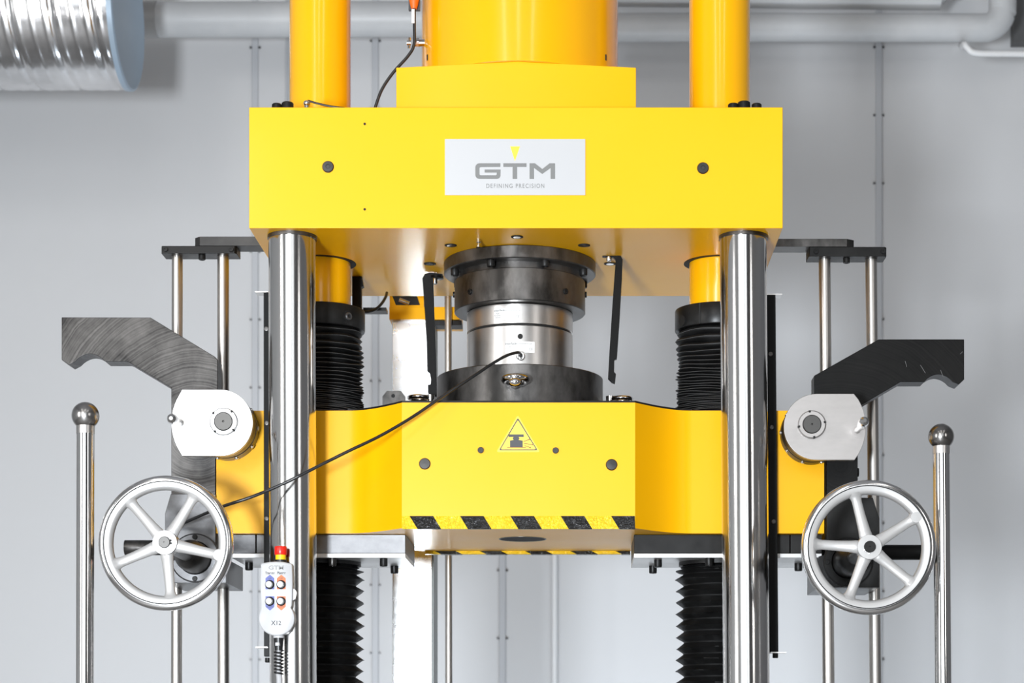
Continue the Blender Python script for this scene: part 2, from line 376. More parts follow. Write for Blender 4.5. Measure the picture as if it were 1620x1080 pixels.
# nameplate
np_ = build('nameplate', MB().box(X(704, 0), X(926, 0), -.0025, 0, Z(309, 0), Z(220.5, 0)), PLATE, t)
s = 230/1620
def P(zx, zy): return (X(700+zx*s, -.0025), Z(210+zy*s, -.0025))
yl = -.0025
def arc(cx, cy, r, a0, a1, n=5): return [(cx+r*math.cos(a0+(a1-a0)*k/n), cy+r*math.sin(a0+(a1-a0)*k/n)) for k in range(n+1)]
D = PI/180
G = [(645, 340)]+[(645, 380)]+arc(428, 398, 16, -90*D, -180*D)+arc(428, 458, 16, 180*D, 90*D)+[(590, 474)]+arc(592, 462, 12, 90*D, 0)+[(604, 443), (470, 443), (470, 410), (648, 410)]+arc(606, 474, 40, 0, 90*D)+arc(412, 468, 46, 90*D, 180*D)+arc(412, 386, 46, 180*D, 270*D)
T_ = [(678, 340), (937, 340), (937, 380), (832, 380), (832, 514), (781, 514), (781, 380), (678, 380)]
M_ = [(970, 340), (1030, 340), (1112, 404), (1194, 340), (1255, 340), (1255, 514), (1205, 514), (1205, 392), (1112, 459), (1020, 392), (1020, 514), (970, 514)]
for g in (G, T_, M_):
    build('logo_letter', MB().prism([P(*q) for q in g], yl-.0005, yl), LOGO, np_, smooth=0)
build('logo_triangle', MB().prism([P(755, 152), P(863, 152), P(807, 316)], yl-.0005, yl), YPRINT, np_, smooth=0)
text('slogan_lettering', 'DEFINING PRECISION', 0.0125, *P(812, 594), yl-.0003, LOGO, np_, sx=0.80, spacing=1.28, depth=.0002)

# block and cylinder above
t = thing('cylinder_base_block', (0, .3, zT), 'yellow block with folded front standing on the crosshead under the wide cylinder', 'machine block')
zB = Z(97, .10); pts = [(-.258, .139), (0.0, .10), (.2515, .139), (.2515, .47), (0, .51), (-.258, .47)]
build('block_body', MB().slab(pts, zT, zB), YEL, t, bevel=.001)
t = thing('hydraulic_cylinder', (0, .31, zB), 'wide central yellow cylinder above the base block', 'cylinder')
build('cylinder_barrel', MB().cyl((0, .31, zB), (0, .31, 4.4), L(155, .31), n=96), YELC, t)
for px in (681, 957):
    Y = .31; a = math.asin(max(-1, min(1, (px-822.5)/155))); r = L(155, Y)
    p = Vector((r*math.sin(a), Y-r*math.cos(a), Z(91, Y-r*math.cos(a))))
    build('slot', MB().cyl(p-Vector((0, 0, .006)), p+Vector((0, 0, .006)), .002, n=10), DARK, t)
# air fitting on the cylinder and sensor cable
Y = .25
t = thing('valve_fitting', at(668, 68, Y), 'small silver threaded valve fitting on the left flank of the wide cylinder', 'valve')
build('valve_body', MB().cyl(at(676, 68, Y), at(655, 68, Y), L(5.5, Y), n=20), POLISH, t)
build('union_nut', MB().cyl(at(663, 68, Y), at(658, 68, Y), L(8, Y), n=6), POLISH, t)
build('outlet', MB().cyl(at(650, 68, Y), at(644, 68, Y), L(4, Y), n=16).cyl(at(648, 60, Y), at(647, 77, Y), L(2.4, Y), n=12), POLISH, t)
Y = .20
t = thing('sensor_lead', at(655, 20, Y), 'black cable with orange plug hanging at the left of the wide cylinder', 'cable')
build('cable', MB().tube([at(655, -60, Y), at(655.5, 40, Y), at(655, 70, Y), at(646, 88, Y), at(622, 115, Y), at(604, 142, Y), at(593, 172, Y), at(590, 186, Y)], L(2.5, Y), 10), CABLE, t)
build('orange_plug', MB().lathe([(L(9, Y), 0), (L(6.5, Y), .016), (L(4.5, Y), .026)], at(655, -5, Y), (0, 0, -1), 20), ORANGE, t)
build('plug_holder', MB().box(X(646, Y), X(664, Y), Y+.006, Y+.016, Z(14, Y), Z(-40, Y)), GREYST, t)
build('cable_flag', MB().box(X(651.5, Y), X(656, Y), Y-.006, Y-.004, Z(38, Y), Z(16, Y)), LABEL, t)
# cable and connector on top of the beam by the left cylinder
Y = .06
t = thing('top_connector', at(487, 164, Y), 'small silver connector with a short black lead on the crosshead top, left', 'connector')
build('connector_body', MB().sphere(at(485.5, 163.5, Y), L(5.5, Y), 16, 10, (1, 1, .9)).cyl(at(485.5, 163, Y), at(485.5, 172, Y), L(4, Y), n=12), POLISH, t)
build('short_lead', MB().tube([at(487, 159, Y), at(500, 163, Y), at(522, 168, Y), at(545, 171, Y)], L(1.7, Y), 8), CABLE, t)

# yellow cylinders through the beam
for sx, side, nb in ((-1, 'left', 'the chrome column beside the round-buttoned handset'), (1, 'right', '')):
    x = sx*.4404
    t = thing('cylinder_guard', (x, .3, zT), '%s narrow yellow tube rising behind the %s end of the crosshead' % (side, side), 'tube', 'narrow yellow tubes')
    build('tube_shell', MB().cyl((x, .3, zT), (x, .3, 4.3), .067, n=64), YELC, t)
    t = thing('yellow_sleeve', (x, .3, zU), 'short yellow sleeve under the crosshead behind the %s chrome column' % side, 'sleeve', 'yellow sleeves')
    build('sleeve_shell', MB().cyl((x, .3, zU), (x, .3, CZ+.970), .067, n=64), YELC, t)
    # clamp collar
    t = thing('clamp_collar', (x, .3, CZ+.927), 'black split clamp ring on the %s yellow sleeve, above the gathered bellows' % side, 'collar', 'clamp rings')
    build('ring', MB().lathe([(.060, 0), (.0975, 0), (.0985, .002), (.0985, .044), (.0975, .046), (.060, .046)], (x, .3, CZ+.927), (0, 0, 1), 64, closed=True), BLACKD, t)
    if sx < 0:
        a = math.asin(min(1, (556-506.5)/70.5)); d = Vector((math.sin(a), -math.cos(a), 0)); p = Vector((x, .3, CZ+.948))+d*.096
        p = Vector((x, .3, 0))+d*.094; p.z = Z(501, p.y)
        build('bore', MB().cyl(p, p+d*.006, .0125), DARK, t); capscrew('clamp_screw', p, d, .0085, .010, t, GREYST)
    else:
        a = math.asin((1104-1139.5)/70.5); d = Vector((math.sin(a), -math.cos(a), 0)); p = Vector((x, .3, 0))+d*.0975
        build('split', MB().box(p.x-.0014, p.x+.0014, p.y-.0030, p.y+.01, CZ+.927, CZ+.9725), DARK, t)
        a = math.asin((1079-1139.5)/70.5); d = Vector((math.sin(a), -math.cos(a), 0)); p = Vector((x, .3, 0))+d*.093; p.z = Z(508, p.y)
        build('bore', MB().cyl(p, p+d*.007, .0115), DARK, t)
    # gathered bellows between collar and lower crosshead
    z0, z1 = CZ+.7335, CZ+.927
    prof = []; z = z1; k = 0; edge = []
    prof.append((.084, z1))
    while z > z0+.006:
        f = (z-z0)/(z1-z0); ph = .0038+.0125*max(0, f-.12)**1.1
        ph *= rnd.uniform(.85, 1.15)
        ph = min(ph, z-z0)
        ro = .0935+rnd.uniform(-.0015, .002)
        prof += [(ro-.002, z-ph*.25), (ro, z-ph*.5), (ro-.002, z-ph*.75), (.084, z-ph)]
        edge.append((ro, z-ph*.5)); z -= ph
    seeds = [rnd.uniform(0, 6.28) for _ in range(60)]
    def wob(k, a, r, h, z0=z0, z1=z1):
        q = (h-z0)/(z1-z0); amp = .010*math.sin(PI*max(0, min(1, q)))
        g = k//4; sg = seeds[g % 60]
        return (r+.0016*math.sin(3*a+g*.9)+.0010*math.sin(7*a+sg), h+amp*math.sin(a*1+2.2+1.2*q)+.0010*math.sin(5*a+sg))
    t = thing('upper_bellows', (x, .3, z0), 'gathered black bellows between the %s clamp ring and the lower crosshead' % side, 'bellows', 'gathered bellows')
    build('pleated_sleeve', MB().lathe([(r, h) for r, h in prof], (x, .3, 0), (0, 0, 1), 72, jit=wob), BELLOW, t, smooth=60)
    mb = MB()
    for i, (r, h) in enumerate(edge):
        pts = []
        for j in range(48):
            a = 2*PI*j/48; rr, hh = wob(4*i+2, a, r+.0002, h); pts.append((rr, hh, a))
        u, w = frame(Vector((0, 0, 1)))
        vs = []
        for rr, hh, a in pts:
            dv = u*math.cos(a)+w*math.sin(a); c0 = Vector((x, .3, hh))+dv*rr
            vs += [c0+Vector((0, 0, .0005)), c0+dv*.0009, c0-Vector((0, 0, .0005))]
        mb.add(vs, [(3*j+q, 3*((j+1) % 48)+q, 3*((j+1) % 48)+q+1, 3*j+q+1) for j in range(48) for q in (0, 1)])
    o = build('piped_highlights', mb, PIPING_GLINT, t, smooth=60); o['kind'] = 'stuff'  # grey piping, lightened to carry painted highlights along the folds
    # stretched bellows below
    zb = Z(882, .19)-.0002
    t = thing('lower_bellows', (x, .3, 0), 'zigzag black bellows hanging below the %s end of the lower crosshead' % side, 'bellows', 'zigzag bellows')
    build('mounting_ring', MB().cyl((x, .3, zb), (x, .3, zb-.008), .090, n=64), BLACKD, t)
    prof = [(.080, zb-.008), (.086, zb-.012)]; z = zb-.014; pz = L(18.2, .25); k = 0
    while z > .05:
        q = .5 if k == 0 else 1
        prof += [(.0795, z), (.0800, z-pz*.06), (.0945, z-pz*.46*q), (.0965, z-pz*.5*q), (.0945, z-pz*.54*q), (.0800, z-pz*.94*q)]; z -= pz*q; k += 1
    prof.append((.079, z)); prof.append((.079, 0))
    def wob2(k, a, r, h): return (r+.0010*math.sin(4*a+k//6*1.7)+(.0012*math.sin(9*a+k//6*2.3) if r > .09 else 0), h+.0015*math.sin(2*a+(k//6)*.7)*(r > .08))
    build('pleated_sleeve', MB().lathe(prof, (x, .3, 0), (0, 0, 1), 72, jit=wob2), BELLOW, t, smooth=32)

# chrome columns
for side, pt, pb, q in (('left', 462, 464, 'behind the white handset'), ('right', 1175.5, 1180.5, 'in front of the bellows on the side of the darker arm')):
    Y = .067; p1 = at(pt, 370, Y); p1.z = zU; p0 = at(pb, 1080, Y)
    d = (p0-p1)/(p0.z-p1.z); pf = p1+d*(0-p1.z)
    t = thing('chrome_column', pf, '%s thick polished chrome column carrying the crosshead, %s' % (side, q), 'column', 'chrome columns')
    build('column_shaft', MB().cyl(pf, p1, L(37, Y), n=96), CHROME, t)

# ------------------------------------------------------------------ force transducer stack
cx, cy = 0, .30
t = thing('mounting_adapter', (cx, cy, CZ+.966), 'blackened steel flanged adapter bolted under the yellow crosshead', 'adapter')
build('flange_ring', MB().lathe([(.165, 0), (.167, .002), (.167, zU-CZ-1.050-.002), (.165, zU-CZ-1.050), (.12, zU-CZ-1.050), (.12, 0)], (cx, cy, CZ+1.050), (0, 0, 1), 96, closed=True), BLACKEN, t)
build('adapter_body', MB().lathe([(.10, 0), (.1425, 0), (.144, .0015), (.144, .068), (.1425, .0695), (.136, .071), (.136, .086), (.10, .086)], (cx, cy, CZ+.966), (0, 0, 1), 96, closed=True), BLACKEN, t)
for px in (775.5, 864.4): 
    a = math.asin((px-822.5)/717.5/.152)
for k in range(8):
    a = 2*PI*(k+.5)/8
    p = Vector((.1515*math.sin(a), cy-.1515*math.cos(a), CZ+1.050)); capscrew('flange_bolt', p, (0, 0, -1), .0088, .013, t)
for k, a in enumerate(math.radians(q) for q in (45, 90, 135, 180, 225, 270, 0, 315)):
    if k == 6: continue
    a2 = a
    if k == 0: a2 = math.asin((897.8-822.5)/745/.144)
    if k == 7: a2 = math.asin((745-822.5)/745/.144)
    d = Vector((math.sin(a2), -math.cos(a2), 0))
    p = Vector((cx, cy, 0))+d*.1435; p.z = CZ+(.993 if k not in (1, 5) else 1.009)
    capscrew('radial_screw', p, d, .0065, .004, t, BLACKD)
# load cell
t = thing('load_cell', (cx, cy, CZ+.822), 'bright brushed steel round load cell between the two black flanges', 'load cell')
r = .1165
build('upper_ring', MB().lathe([(r-.002, 0), (r, .001), (r, .042), (r-.002, .044)], (cx, cy, CZ+.9215), (0, 0, 1), 96), STEEL, t)
build('groove', MB().cyl((cx, cy, CZ+.917), (cx, cy, CZ+.922), r-.005, n=96), DARK, t)
build('lower_ring', MB().lathe([(r, 0), (r, .0945), (r-.001, .0955)], (cx, cy, CZ+.822), (0, 0, 1), 96), STEEL, t)
def on_cell(px, rr=r):
    xx = 0
    for _ in range(6):
        yy = cy-math.sqrt(max(1e-6, rr*rr-xx*xx)); xx = X(px, yy)
    return xx, yy
def curved_label(name, pa, pb, ya, yb, rr, m, parent, n=10, lift=.0006):
    xa, yA = on_cell(pa, rr); xb, yB = on_cell(pb, rr); ta, tb = math.asin(xa/rr), math.asin(xb/rr); tm = (ta+tb)/2
    ym = cy-rr*math.cos(tm); z1, z0 = Z(ya, ym), Z(yb, ym); vs = []
    for q in (0, .0006):
        for k in range(n+1):
            a = ta+(tb-ta)*k/n; R2 = rr+lift+q-.0004
            vs += [(R2*math.sin(a), cy-R2*math.cos(a), z0), (R2*math.sin(a), cy-R2*math.cos(a), z1)]
    m2 = 2*(n+1); fs = [(2*k, 2*k+1, 2*k+3, 2*k+2) for k in range(n)]+[(m2+2*k, m2+2*k+2, m2+2*k+3, m2+2*k+1) for k in range(n)]
    fs += [(2*k, 2*k+2, m2+2*k+2, m2+2*k) for k in range(n)]+[(2*k+1, m2+2*k+1, m2+2*k+3, 2*k+3) for k in range(n)]+[(0, m2, m2+1, 1), (2*n, 2*n+1, m2+2*n+1, m2+2*n)]
    return build(name, MB().add(vs, fs), m, parent, smooth=40)
def cell_text(s, px, py, size, m, parent, rr=r, sx=1, spacing=1):
    xx, yy = on_cell(px, rr); a = math.asin(xx/rr)
    o = text('print', s, size, 0, 0, 0, m, parent, sx=sx, depth=.0001, spacing=spacing)
    off = Vector(root_of(parent).location); ym = cy-rr*math.cos(a); zc_ = Z(py, ym)
    for v in o.data.vertices:
        w = v.co+off; ang = a+w.x/rr; R2 = rr+.0011+(0 if w.y > 0 else .0002)
        v.co = Vector((R2*math.sin(ang), cy-R2*math.cos(ang), zc_+w.z))-off
    return o
for (pa, pb, ya, yb) in ((782, 825, 487.5, 505.5), (800, 845.5, 540, 557.5)):
    lb = curved_label('type_label', pa, pb, ya, yb, r, LABEL, t)
    cell_text('interface', pa+8, ya+3.5, .0072, PRINT, lb, sx=.95)
    cell_text('www.interfaceforce.com', pa+28, ya+3.5, .0040, FAINT, lb, sx=.95)
    for q in range(3):
        cell_text(('Type', 'Serial No.', 'Load kN')[q], pa+5.5, ya+8.5+q*3.1, .0038, PRINT if pa < 790 else FAINT, lb)
    cell_text('CE', pb-6, yb-5, .0075, FAINT, lb)
xx, yy = on_cell(823); p = Vector((xx, yy, Z(532, yy)))
build('threaded_hole', MB().annulus(p+Vector((0, .002, 0)), (0, -1, 0), .0036, .0056, .003, 24).cyl(p+Vector((0, .003, 0)), p+Vector((0, -.0004, 0)), .0046, n=20), DARK, t)
xx, yy = on_cell(823.6); p = Vector((xx, yy, Z(564, yy)))
sk = build('cable_socket', MB().lathe([(.0095, -.002), (.0095, .005), (.0080, .007), (.0055, .007), (.0055, .012), (.004, .012)], p, (0, -1, 0), 28), POLISH, t)
sock = p
# lower flange with eye bolt
t = thing('base_flange', (cx, cy, CZ+.7355), 'wide blackened steel disc under the load cell with an eye bolt in its front', 'flange')
build('disc', MB().lathe([(.182, 0), (.183, .001), (.183, .085), (.1815, .0865)], (cx, cy, CZ+.7355), (0, 0, 1), 96), BLACKEN, t)
ey = cy-.183; p = Vector((X(816, ey), ey, Z(607, ey)))
t = thing('eye_bolt', p, 'polished eye bolt screwed into the front of the black base flange', 'eye bolt', 'eye bolts')
build('ring', MB().ring(p+Vector((0, -.030, .003)), (0, .12, 1), .0235, .0068, 40, 14), POLISH, t)
build('shank', MB().cyl(p+Vector((0, .001, 0)), p+Vector((0, -.012, 0)), .012, .009), POLISH, t)
build('collar', MB().sphere(p+Vector((0, -.052, -.006)), .0135, 24, 14, (1.1, 1, .75)), POLISH, t)
for pxa, lab in ((965, 'polished eye bolt lying low behind the right edge of the base flange'), (681, 'polished eye bolt at the foot of the left hanging hook')):
    Y = .30 if pxa > 800 else .33; sg = 1 if pxa > 800 else -1
    zf = CZ+.7355; p = Vector((X(pxa, Y)+sg*.0, Y, zf))
    t = thing('eye_bolt', p, lab, 'eye bolt', 'eye bolts')
    zt = Z(631 if sg > 0 else 629, Y)
    build('shank', MB().cyl(p, (p.x, Y, zt+.004), .0065).cyl((p.x, Y, zt-.004), (p.x, Y, zt+.006), .009, n=24), POLISH, t)
    build('ring', MB().ring((p.x+sg*.026, Y, zt), (0, 0, 1), .021, .0045, 36, 12), POLISH, t)

# sensor cable in front of everything
t = thing('load_cell_cable', sock, 'thin black cable curving from the load cell down to the left handwheel', 'cable')
P3 = [sock+Vector((0, -.006, 0)), sock+Vector((-.0002, -.022, .002))]
P3 += [at(818, 557.5, .135), at(800, 563, .11), at(776, 577, .09), at(740, 601, .06), at(700, 627, .04), at(650, 661, .02), at(600, 690, 0), at(550, 714, -.015), at(500, 739, -.02),
       at(450, 764, -.02), at(400, 785, -.01), at(352, 801, .0), at(318, 815, .07), at(290, 828, .13), at(283, 836, .158)]
build('cable', MB().tube(P3, L(2.5, .05), 12, 8), CABLE, t)
build('strain_relief', MB().cyl(sock+Vector((0, -.006, 0)), sock+Vector((0, -.018, .0005)), .0052, .0045, n=20), RUBBER, t)

# ------------------------------------------------------------------ lower crosshead
yf, ye = .07, .17; z0, z1 = CZ+.4690, CZ+.7315; ze0, ze1 = CZ+.4690, CZ+.7315
t = thing('lower_crosshead', (0, .31, z0), 'faceted yellow cross beam with the warning triangle and hazard tape', 'crosshead')
LC = t
xf = (X(635.8, yf), X(1004.8, yf))
def side(sg):
    x = xf[0] if sg < 0 else xf[1]
    pts = [(x, yf)]
    for k in range(1, 17):
        q = k/16; dx = .125*q; yy = yf+(ye-yf)*math.sin(q*PI/2)
        pts.append((x+sg*dx, min(yy, ye)))
    pts.append((-.646 if sg < 0 else .655, ye)); return pts
fr = side(-1)[::-1]+side(1)
back = [(a, .62-b) for a, b in fr[::-1]]
outline = fr+back
# body: the height eases from the centre block to the ends
mb = MB(); n = len(outline)
def hz(x):
    q = max(0, min(1, (abs(x)-abs(xf[0]))/.12)); q = q*q*(3-2*q)
    return z0+(ze0-z0)*q, z1+(ze1-z1)*q
mb.add([(a, b, hz(a)[0]) for a, b in outline]+[(a, b, hz(a)[1]) for a, b in outline],
       [tuple(range(n-1, -1, -1)), tuple(range(n, 2*n))]+[(i, (i+1) % n, (i+1) % n+n, i+n) for i in range(n)])
build('beam_body', mb, YEL, t, smooth=14)
build('top_plate', MB().slab([(a*.999, b) for a, b in outline if abs(a) < .40], z1, z1+.004), BLACKD, t)
# caps
for px, py, rr_, nm in ((672, 733.5, 9.3, 'round_cap'), (967.5, 735, 9.3, 'round_cap'), (760.5, 712, 5, 'small_screw'), (879, 712.5, 5, 'small_screw')):
    p = at(px, py, yf)
    if rr_ > 6: build(nm, MB().lathe([(L(rr_, 0), 0), (L(rr_, 0), .0015), (L(8, 0), 0.004), (.0004, .0045)], p, (0, -1, 0), 32), DULL, t)
    else: capscrew(nm, p, (0, -1, 0), L(rr_, 0), .004, t, DULL)
# underside bore
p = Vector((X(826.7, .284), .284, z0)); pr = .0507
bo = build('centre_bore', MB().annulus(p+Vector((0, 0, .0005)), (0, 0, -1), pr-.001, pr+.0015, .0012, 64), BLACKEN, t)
build('bore_shade_disc', MB().cyl(p+Vector((0, 0, .001)), p+Vector((0, 0, -.0006)), pr, n=64), BOREM, bo)  # flush dark disc, its colour stands for the shade inside the bore
# warning sign
yw = yf-.0008
s5 = 400/1620
def Q(zx, zy): return (X(620+zx*s5, yf), Z(640+zy*s5, yf))
def rtri(a, b, c, r, n=5):
    pts = [Vector(a), Vector(b), Vector(c)]; out = []
    for i in range(3):
        p = pts[i]; u = (pts[i-1]-p).normalized(); w = (pts[(i+1) % 3]-p).normalized()
        for k in range(n+1):
            q = k/n; A = p+u*r; B = p+w*r; out.append(tuple(A*(1-q)**2+p*2*q*(1-q)+B*q*q))
    return out
sg = build('warning_sign', MB().prism(rtri(Q(807, 66), Q(668, 304), Q(950, 304), .006), yw, yf), YSIGN, t, smooth=0)
def ringprism(o_, i_, y0, y1):
    n = len(o_); vs = [(a, y, b) for y in (y0, y1) for a, b in o_+i_]; m = 2*n
    fs = []
    for k in range(n):
        j = (k+1) % n; fs += [(k, j, n+j, n+k), (m+k, m+n+k, m+n+j, m+j), (k, m+k, m+j, j), (n+k, n+j, m+n+j, m+n+k)]
    return MB().add(vs, fs)
build('sign_border', ringprism(rtri(Q(807, 84), Q(686, 292.5), Q(934, 292.5), .004), rtri(Q(807, 97), Q(696, 286), Q(924, 286), .0035), yw-.0004, yw), PRINT, sg, smooth=0)
yp = yw-.0004
build('press_pictogram', MB().prism([Q(*q) for q in [(748, 190), (845, 190), (845, 207), (812, 207), (818, 216), (812, 226), (838, 230), (838, 272), (757, 272), (757, 230), (780, 226), (773, 216), (780, 207), (748, 207)]], yp, yw), PRINT, sg, smooth=0)
sp = MB()
def line2(a, b, w):
    a = Vector(Q(*a)); b = Vector(Q(*b)); d = (b-a).normalized(); nn = Vector((-d.y, d.x))*w
    sp.prism([tuple(a+nn), tuple(b+nn), tuple(b-nn), tuple(a-nn)], yp-.0002, yw)
for a, b in (((843, 237), (878, 223)), ((845, 248), (896, 255)), ((850, 262), (884, 274)), ((738, 273), (858, 273))): line2(a, b, .0006)
for a in ((880, 222), (900, 256), (887, 275)):
    q = Vector(Q(*a)); sp.prism([(q.x+.0013*math.cos(k*PI/4), q.y+.0013*math.sin(k*PI/4)) for k in range(8)], yp, yw)
build('flying_sparks', sp, BROWN, sg, smooth=0)
# hazard tape: front edge and rear edge
def tape(Y0, Y1, pts_y, zlo, zhi, x0, x1, off, first, nm, drop=0):
    # yellow base strip with black slanted pieces laid on it
    b = build(nm, MB().box(x0, x1, Y0-.0008, Y1, zlo-.0015, zhi), TAPEY, LC)
    per = L(79.7, yf); bw = L(37.3, yf); sl = L(12.5, yf); xk = first
    while xk < x1:
        def cl(v): return max(x0, min(x1, v))
        q = [(cl(xk), zhi), (cl(xk+bw), zhi), (cl(xk+bw+sl), zlo-.0015), (cl(xk+sl), zlo-.0015)]
        if abs(q[1][0]-q[0][0]) > .001:
            build('black_stripe', MB().prism(q, Y0-.0014, Y0-.0008), TAPEK, b, smooth=0)
            xa, xb = q[3][0], q[2][0]
            build('black_stripe', MB().box(xa, xb, Y0-.0014, Y1, zlo-.0021, zlo-.0015), TAPEK, b, smooth=0)
        xk += per
    return b
tape(yf, yf+.004, 0, z0, Z(816, yf), xf[0], xf[1], 0, X(648, yf), 'hazard_tape')
yb = .55
tb = tape(yb, yb+.02, 0, z0-.0055, z0+.001, X(672, yb), X(997, yb), 0, X(686, yb), 'hazard_tape')
# clamp blocks and milled plates under the ends
for sg_, name_ in ((-1, 'left'), (1, 'right')):
    Yp = .19; zt, zm, zl = ze0, Z(875, Yp), Z(882, Yp)
    if sg_ < 0: xa, xb, xc = X(366, Yp), X(641.5, Yp), X(405, Yp)
    else: xa, xb, xc = X(1003, Yp), X(1300, Yp), X(1250, Yp)
    t = thing('clamp_block', ((xa+xb)/2, .31, zl), '%s steel clamping block under the lower crosshead with bright base plate' % name_, 'clamp block', 'clamp blocks')
    xs_ = [xa, xc, xb]
    m_ = GREYST if sg_ < 0 else BLACKD
    build('block', MB().box(xs_[0], xs_[1]-.0008, Yp, .43, zm, zt-.0005), m_, t, bevel=.0012)
    build('block', MB().box(xs_[1]+.0008, xs_[2], Yp, .43, zm, zt-.0005), m_, t, bevel=.0012)
    build('base_plate', MB().box(xa, xb, Yp-.002, .43, zl, zm-.0004), ALU, t, bevel=.0008)
    # screws
    for px, py, Yb in ((526, 886, .20), (607, 886, .21), (624, 899, .38), (394, 894, .30), (433, 886, .20)) if sg_ < 0 else ((1041, 886, .23), (1033, 899, .38), (1122, 885, .20), (1263, 895, .32), (1205, 890, .20)):
        pz_ = Vector((X(px, Yb), Yb, zl))
        capscrew('socket_screw', pz_, (0, 0, -1), L(6.2, Yb), .017, t, BLACKD if px not in (526,) else BLACKEN)
# side rails beside the chrome columns
for side_, pts_, scr, tabs in (('left', (417, 427, 417.5, 427, 462, 1038), ((422, 669), (422, 820), (421.5, 520), (423, 1030)), ((404, 424, 462), (405, 424, 1024))),
                               ('right', (1212, 1227, 1217, 1231.5, 466, 1031), ((1221, 676), (1224, 825), (1219, 560), (1227, 1034)), ((1213, 1237, 466), (1219, 1244, 1032)))):
    Y = .152; a, b, c_, d_, yt, yb_ = pts_
    t = thing('limit_rail', at((c_+d_)/2, yb_, Y), 'slim black vertical rail beside the %s chrome column with small end tabs' % side_, 'rail', 'limit rails')
    build('rail_bar', MB().prism([(X(a, Y), Z(yt, Y)), (X(b, Y), Z(yt, Y)), (X(d_, Y), Z(yb_, Y)), (X(c_, Y), Z(yb_, Y))], Y, ye-.0005), BLACK, t, bevel=.001)
    for px, py in scr[:3]: 
        q = at(px, py, Y); capscrew('rail_screw', q, (0, -1, 0), L(3.6, Y), .0022, t, BLACKEN)
    for k, (pa, pb, py) in enumerate(tabs):
        q0, q1 = X(pa, Y), X(pb, Y); build('end_tab', MB().box(q0, q1, Y-.004, ye+.012, Z(py, Y)-.001, Z(py, Y)+.0014), STEEL, t)
    q = at(scr[3][0], yb_+2, Y); capscrew('end_screw', (q.x, Y+.006, q.z), (0, 0, -1), L(4.5, Y), .010, t, BLACKD)

# octagonal lug and hanging hooks
Y = .46
t = thing('lifting_lug', at(623, 640, Y), 'small dark octagonal lug plate standing on the lower crosshead', 'lug')
zf = z1+.004
build('lug_plate', MB().prism([(X(605, Y), zf), (X(641, Y), zf), (X(641, Y), Z(627, Y)), (X(634, Y), Z(618, Y)), (X(612, Y), Z(618, Y)), (X(605, Y), Z(627, Y))], Y, Y+.008), GREYST if False else BLACKEN, t)
build('lug_hole', MB().cyl((X(622, Y), Y+.0004, Z(626, Y)), (X(622, Y), Y-.0006, Z(626, Y)), L(3, Y)), DARK, t)
Y = .38
t = thing('hanging_hook', (X(690, Y), Y, zU), 'left black flat hook hanging under the upper crosshead with a notched tip', 'hook', 'hanging hooks')
pl = [(668, 440), (672, 433), (680, 431), (700, 433), (700, 440), (686, 441), (685.5, 452), (687.5, 510), (689.5, 570), (691, 627), (679, 626), (677, 620), (677, 608), (681, 608), (682, 600), (680, 590), (676, 587), (675, 540), (671, 480)]
build('strap', MB().prism([(X(a, Y), Z(b, Y)) for a, b in pl], Y, Y+.008), BLACK, t, bevel=.001)
build('foot', MB().lathe([(L(11, Y), 0), (L(11, Y), .006)], (X(690, Y), Y+.010, Z(435, Y)-.006), (0, 0, 1), 24), BLACK, t)
capscrew('hook_screw', (X(688, Y), Y+.004, Z(440, Y)), (0, 0, -1), L(4, Y), .012, t, POLISH)
build('hook_stud', MB().cyl((X(690, Y), Y+.010, zU), (X(690, Y), Y+.010, Z(437, Y)), L(3.5, Y)), POLISH, t)
Y = .23
t = thing('hanging_hook', (X(965, Y), Y, zU), 'right black flat hook hanging under the upper crosshead with a notched tip', 'hook', 'hanging hooks')
pl = [(953, 399), (957, 398), (975, 398), (981, 403), (985, 410), (984, 440), (980, 510), (976, 567), (972, 568), (971.5, 588), (974.5, 591), (973, 606), (968, 604), (962, 598), (964, 560), (969, 480), (974, 410), (971, 406), (953, 405)]
build('strap', MB().prism([(X(a, Y), Z(b, Y)) for a, b in pl], Y, Y+.016), BLACK, t, bevel=.0012)
capscrew('hook_screw', (X(963.5, Y), Y+.006, Z(404, Y)), (0, 0, -1), L(4, Y), .011, t, POLISH)
build('hook_stud', MB().cyl((X(963, Y), Y+.008, zU), (X(963, Y), Y+.008, Z(404, Y)), L(3.5, Y)), POLISH, t)
# grease nipple
Y = .09
t = thing('grease_nipple', (X(757, Y), Y, zU), 'tiny silver nipple under the crosshead above the black flange ring', 'fitting')
build('nipple_body', MB().lathe([(L(3.6, Y), 0), (L(3.6, Y), .006), (L(2.2, Y), .008), (L(2.2, Y), .011), (L(3.8, Y), .013), (L(3.8, Y), .017)], (X(757, Y), Y, zU), (0, 0, -1), 16), POLISH, t)
# sensor bracket behind the left sleeve
Y = .42
t = thing('sensor_bracket', (X(565, Y), Y, zU), 'black bar bracket hanging behind the left yellow sleeve', 'bracket')
build('bar', MB().box(X(557, Y), X(571.5, Y), Y, Y+.02, Z(500, Y), zU), BLACK, t, bevel=.001)
build('cross_plate', MB().box(X(570, Y), X(607, Y), Y+.06, Y+.10, Z(482, Y), Z(477, Y)), BLACKD, t)
build('gusset', MB().prism([(X(571, Y), Z(432, Y)), (X(575, Y), Z(452, Y)), (X(571, Y), Z(454, Y))], Y, Y+.02), BLACK, t)
t = thing('sensor_wire', at(575, 492, Y), 'short black wire looping behind the left clamp ring', 'cable')
build('wire', MB().tube([at(572, 493, Y+.03), at(583, 493, Y+.03), at(594, 489, Y+.04), at(603, 481, Y+.05), at(610, 470, Y+.07), at(612, 463, Y+.09)], L(2.3, Y), 10), CABLE, t)

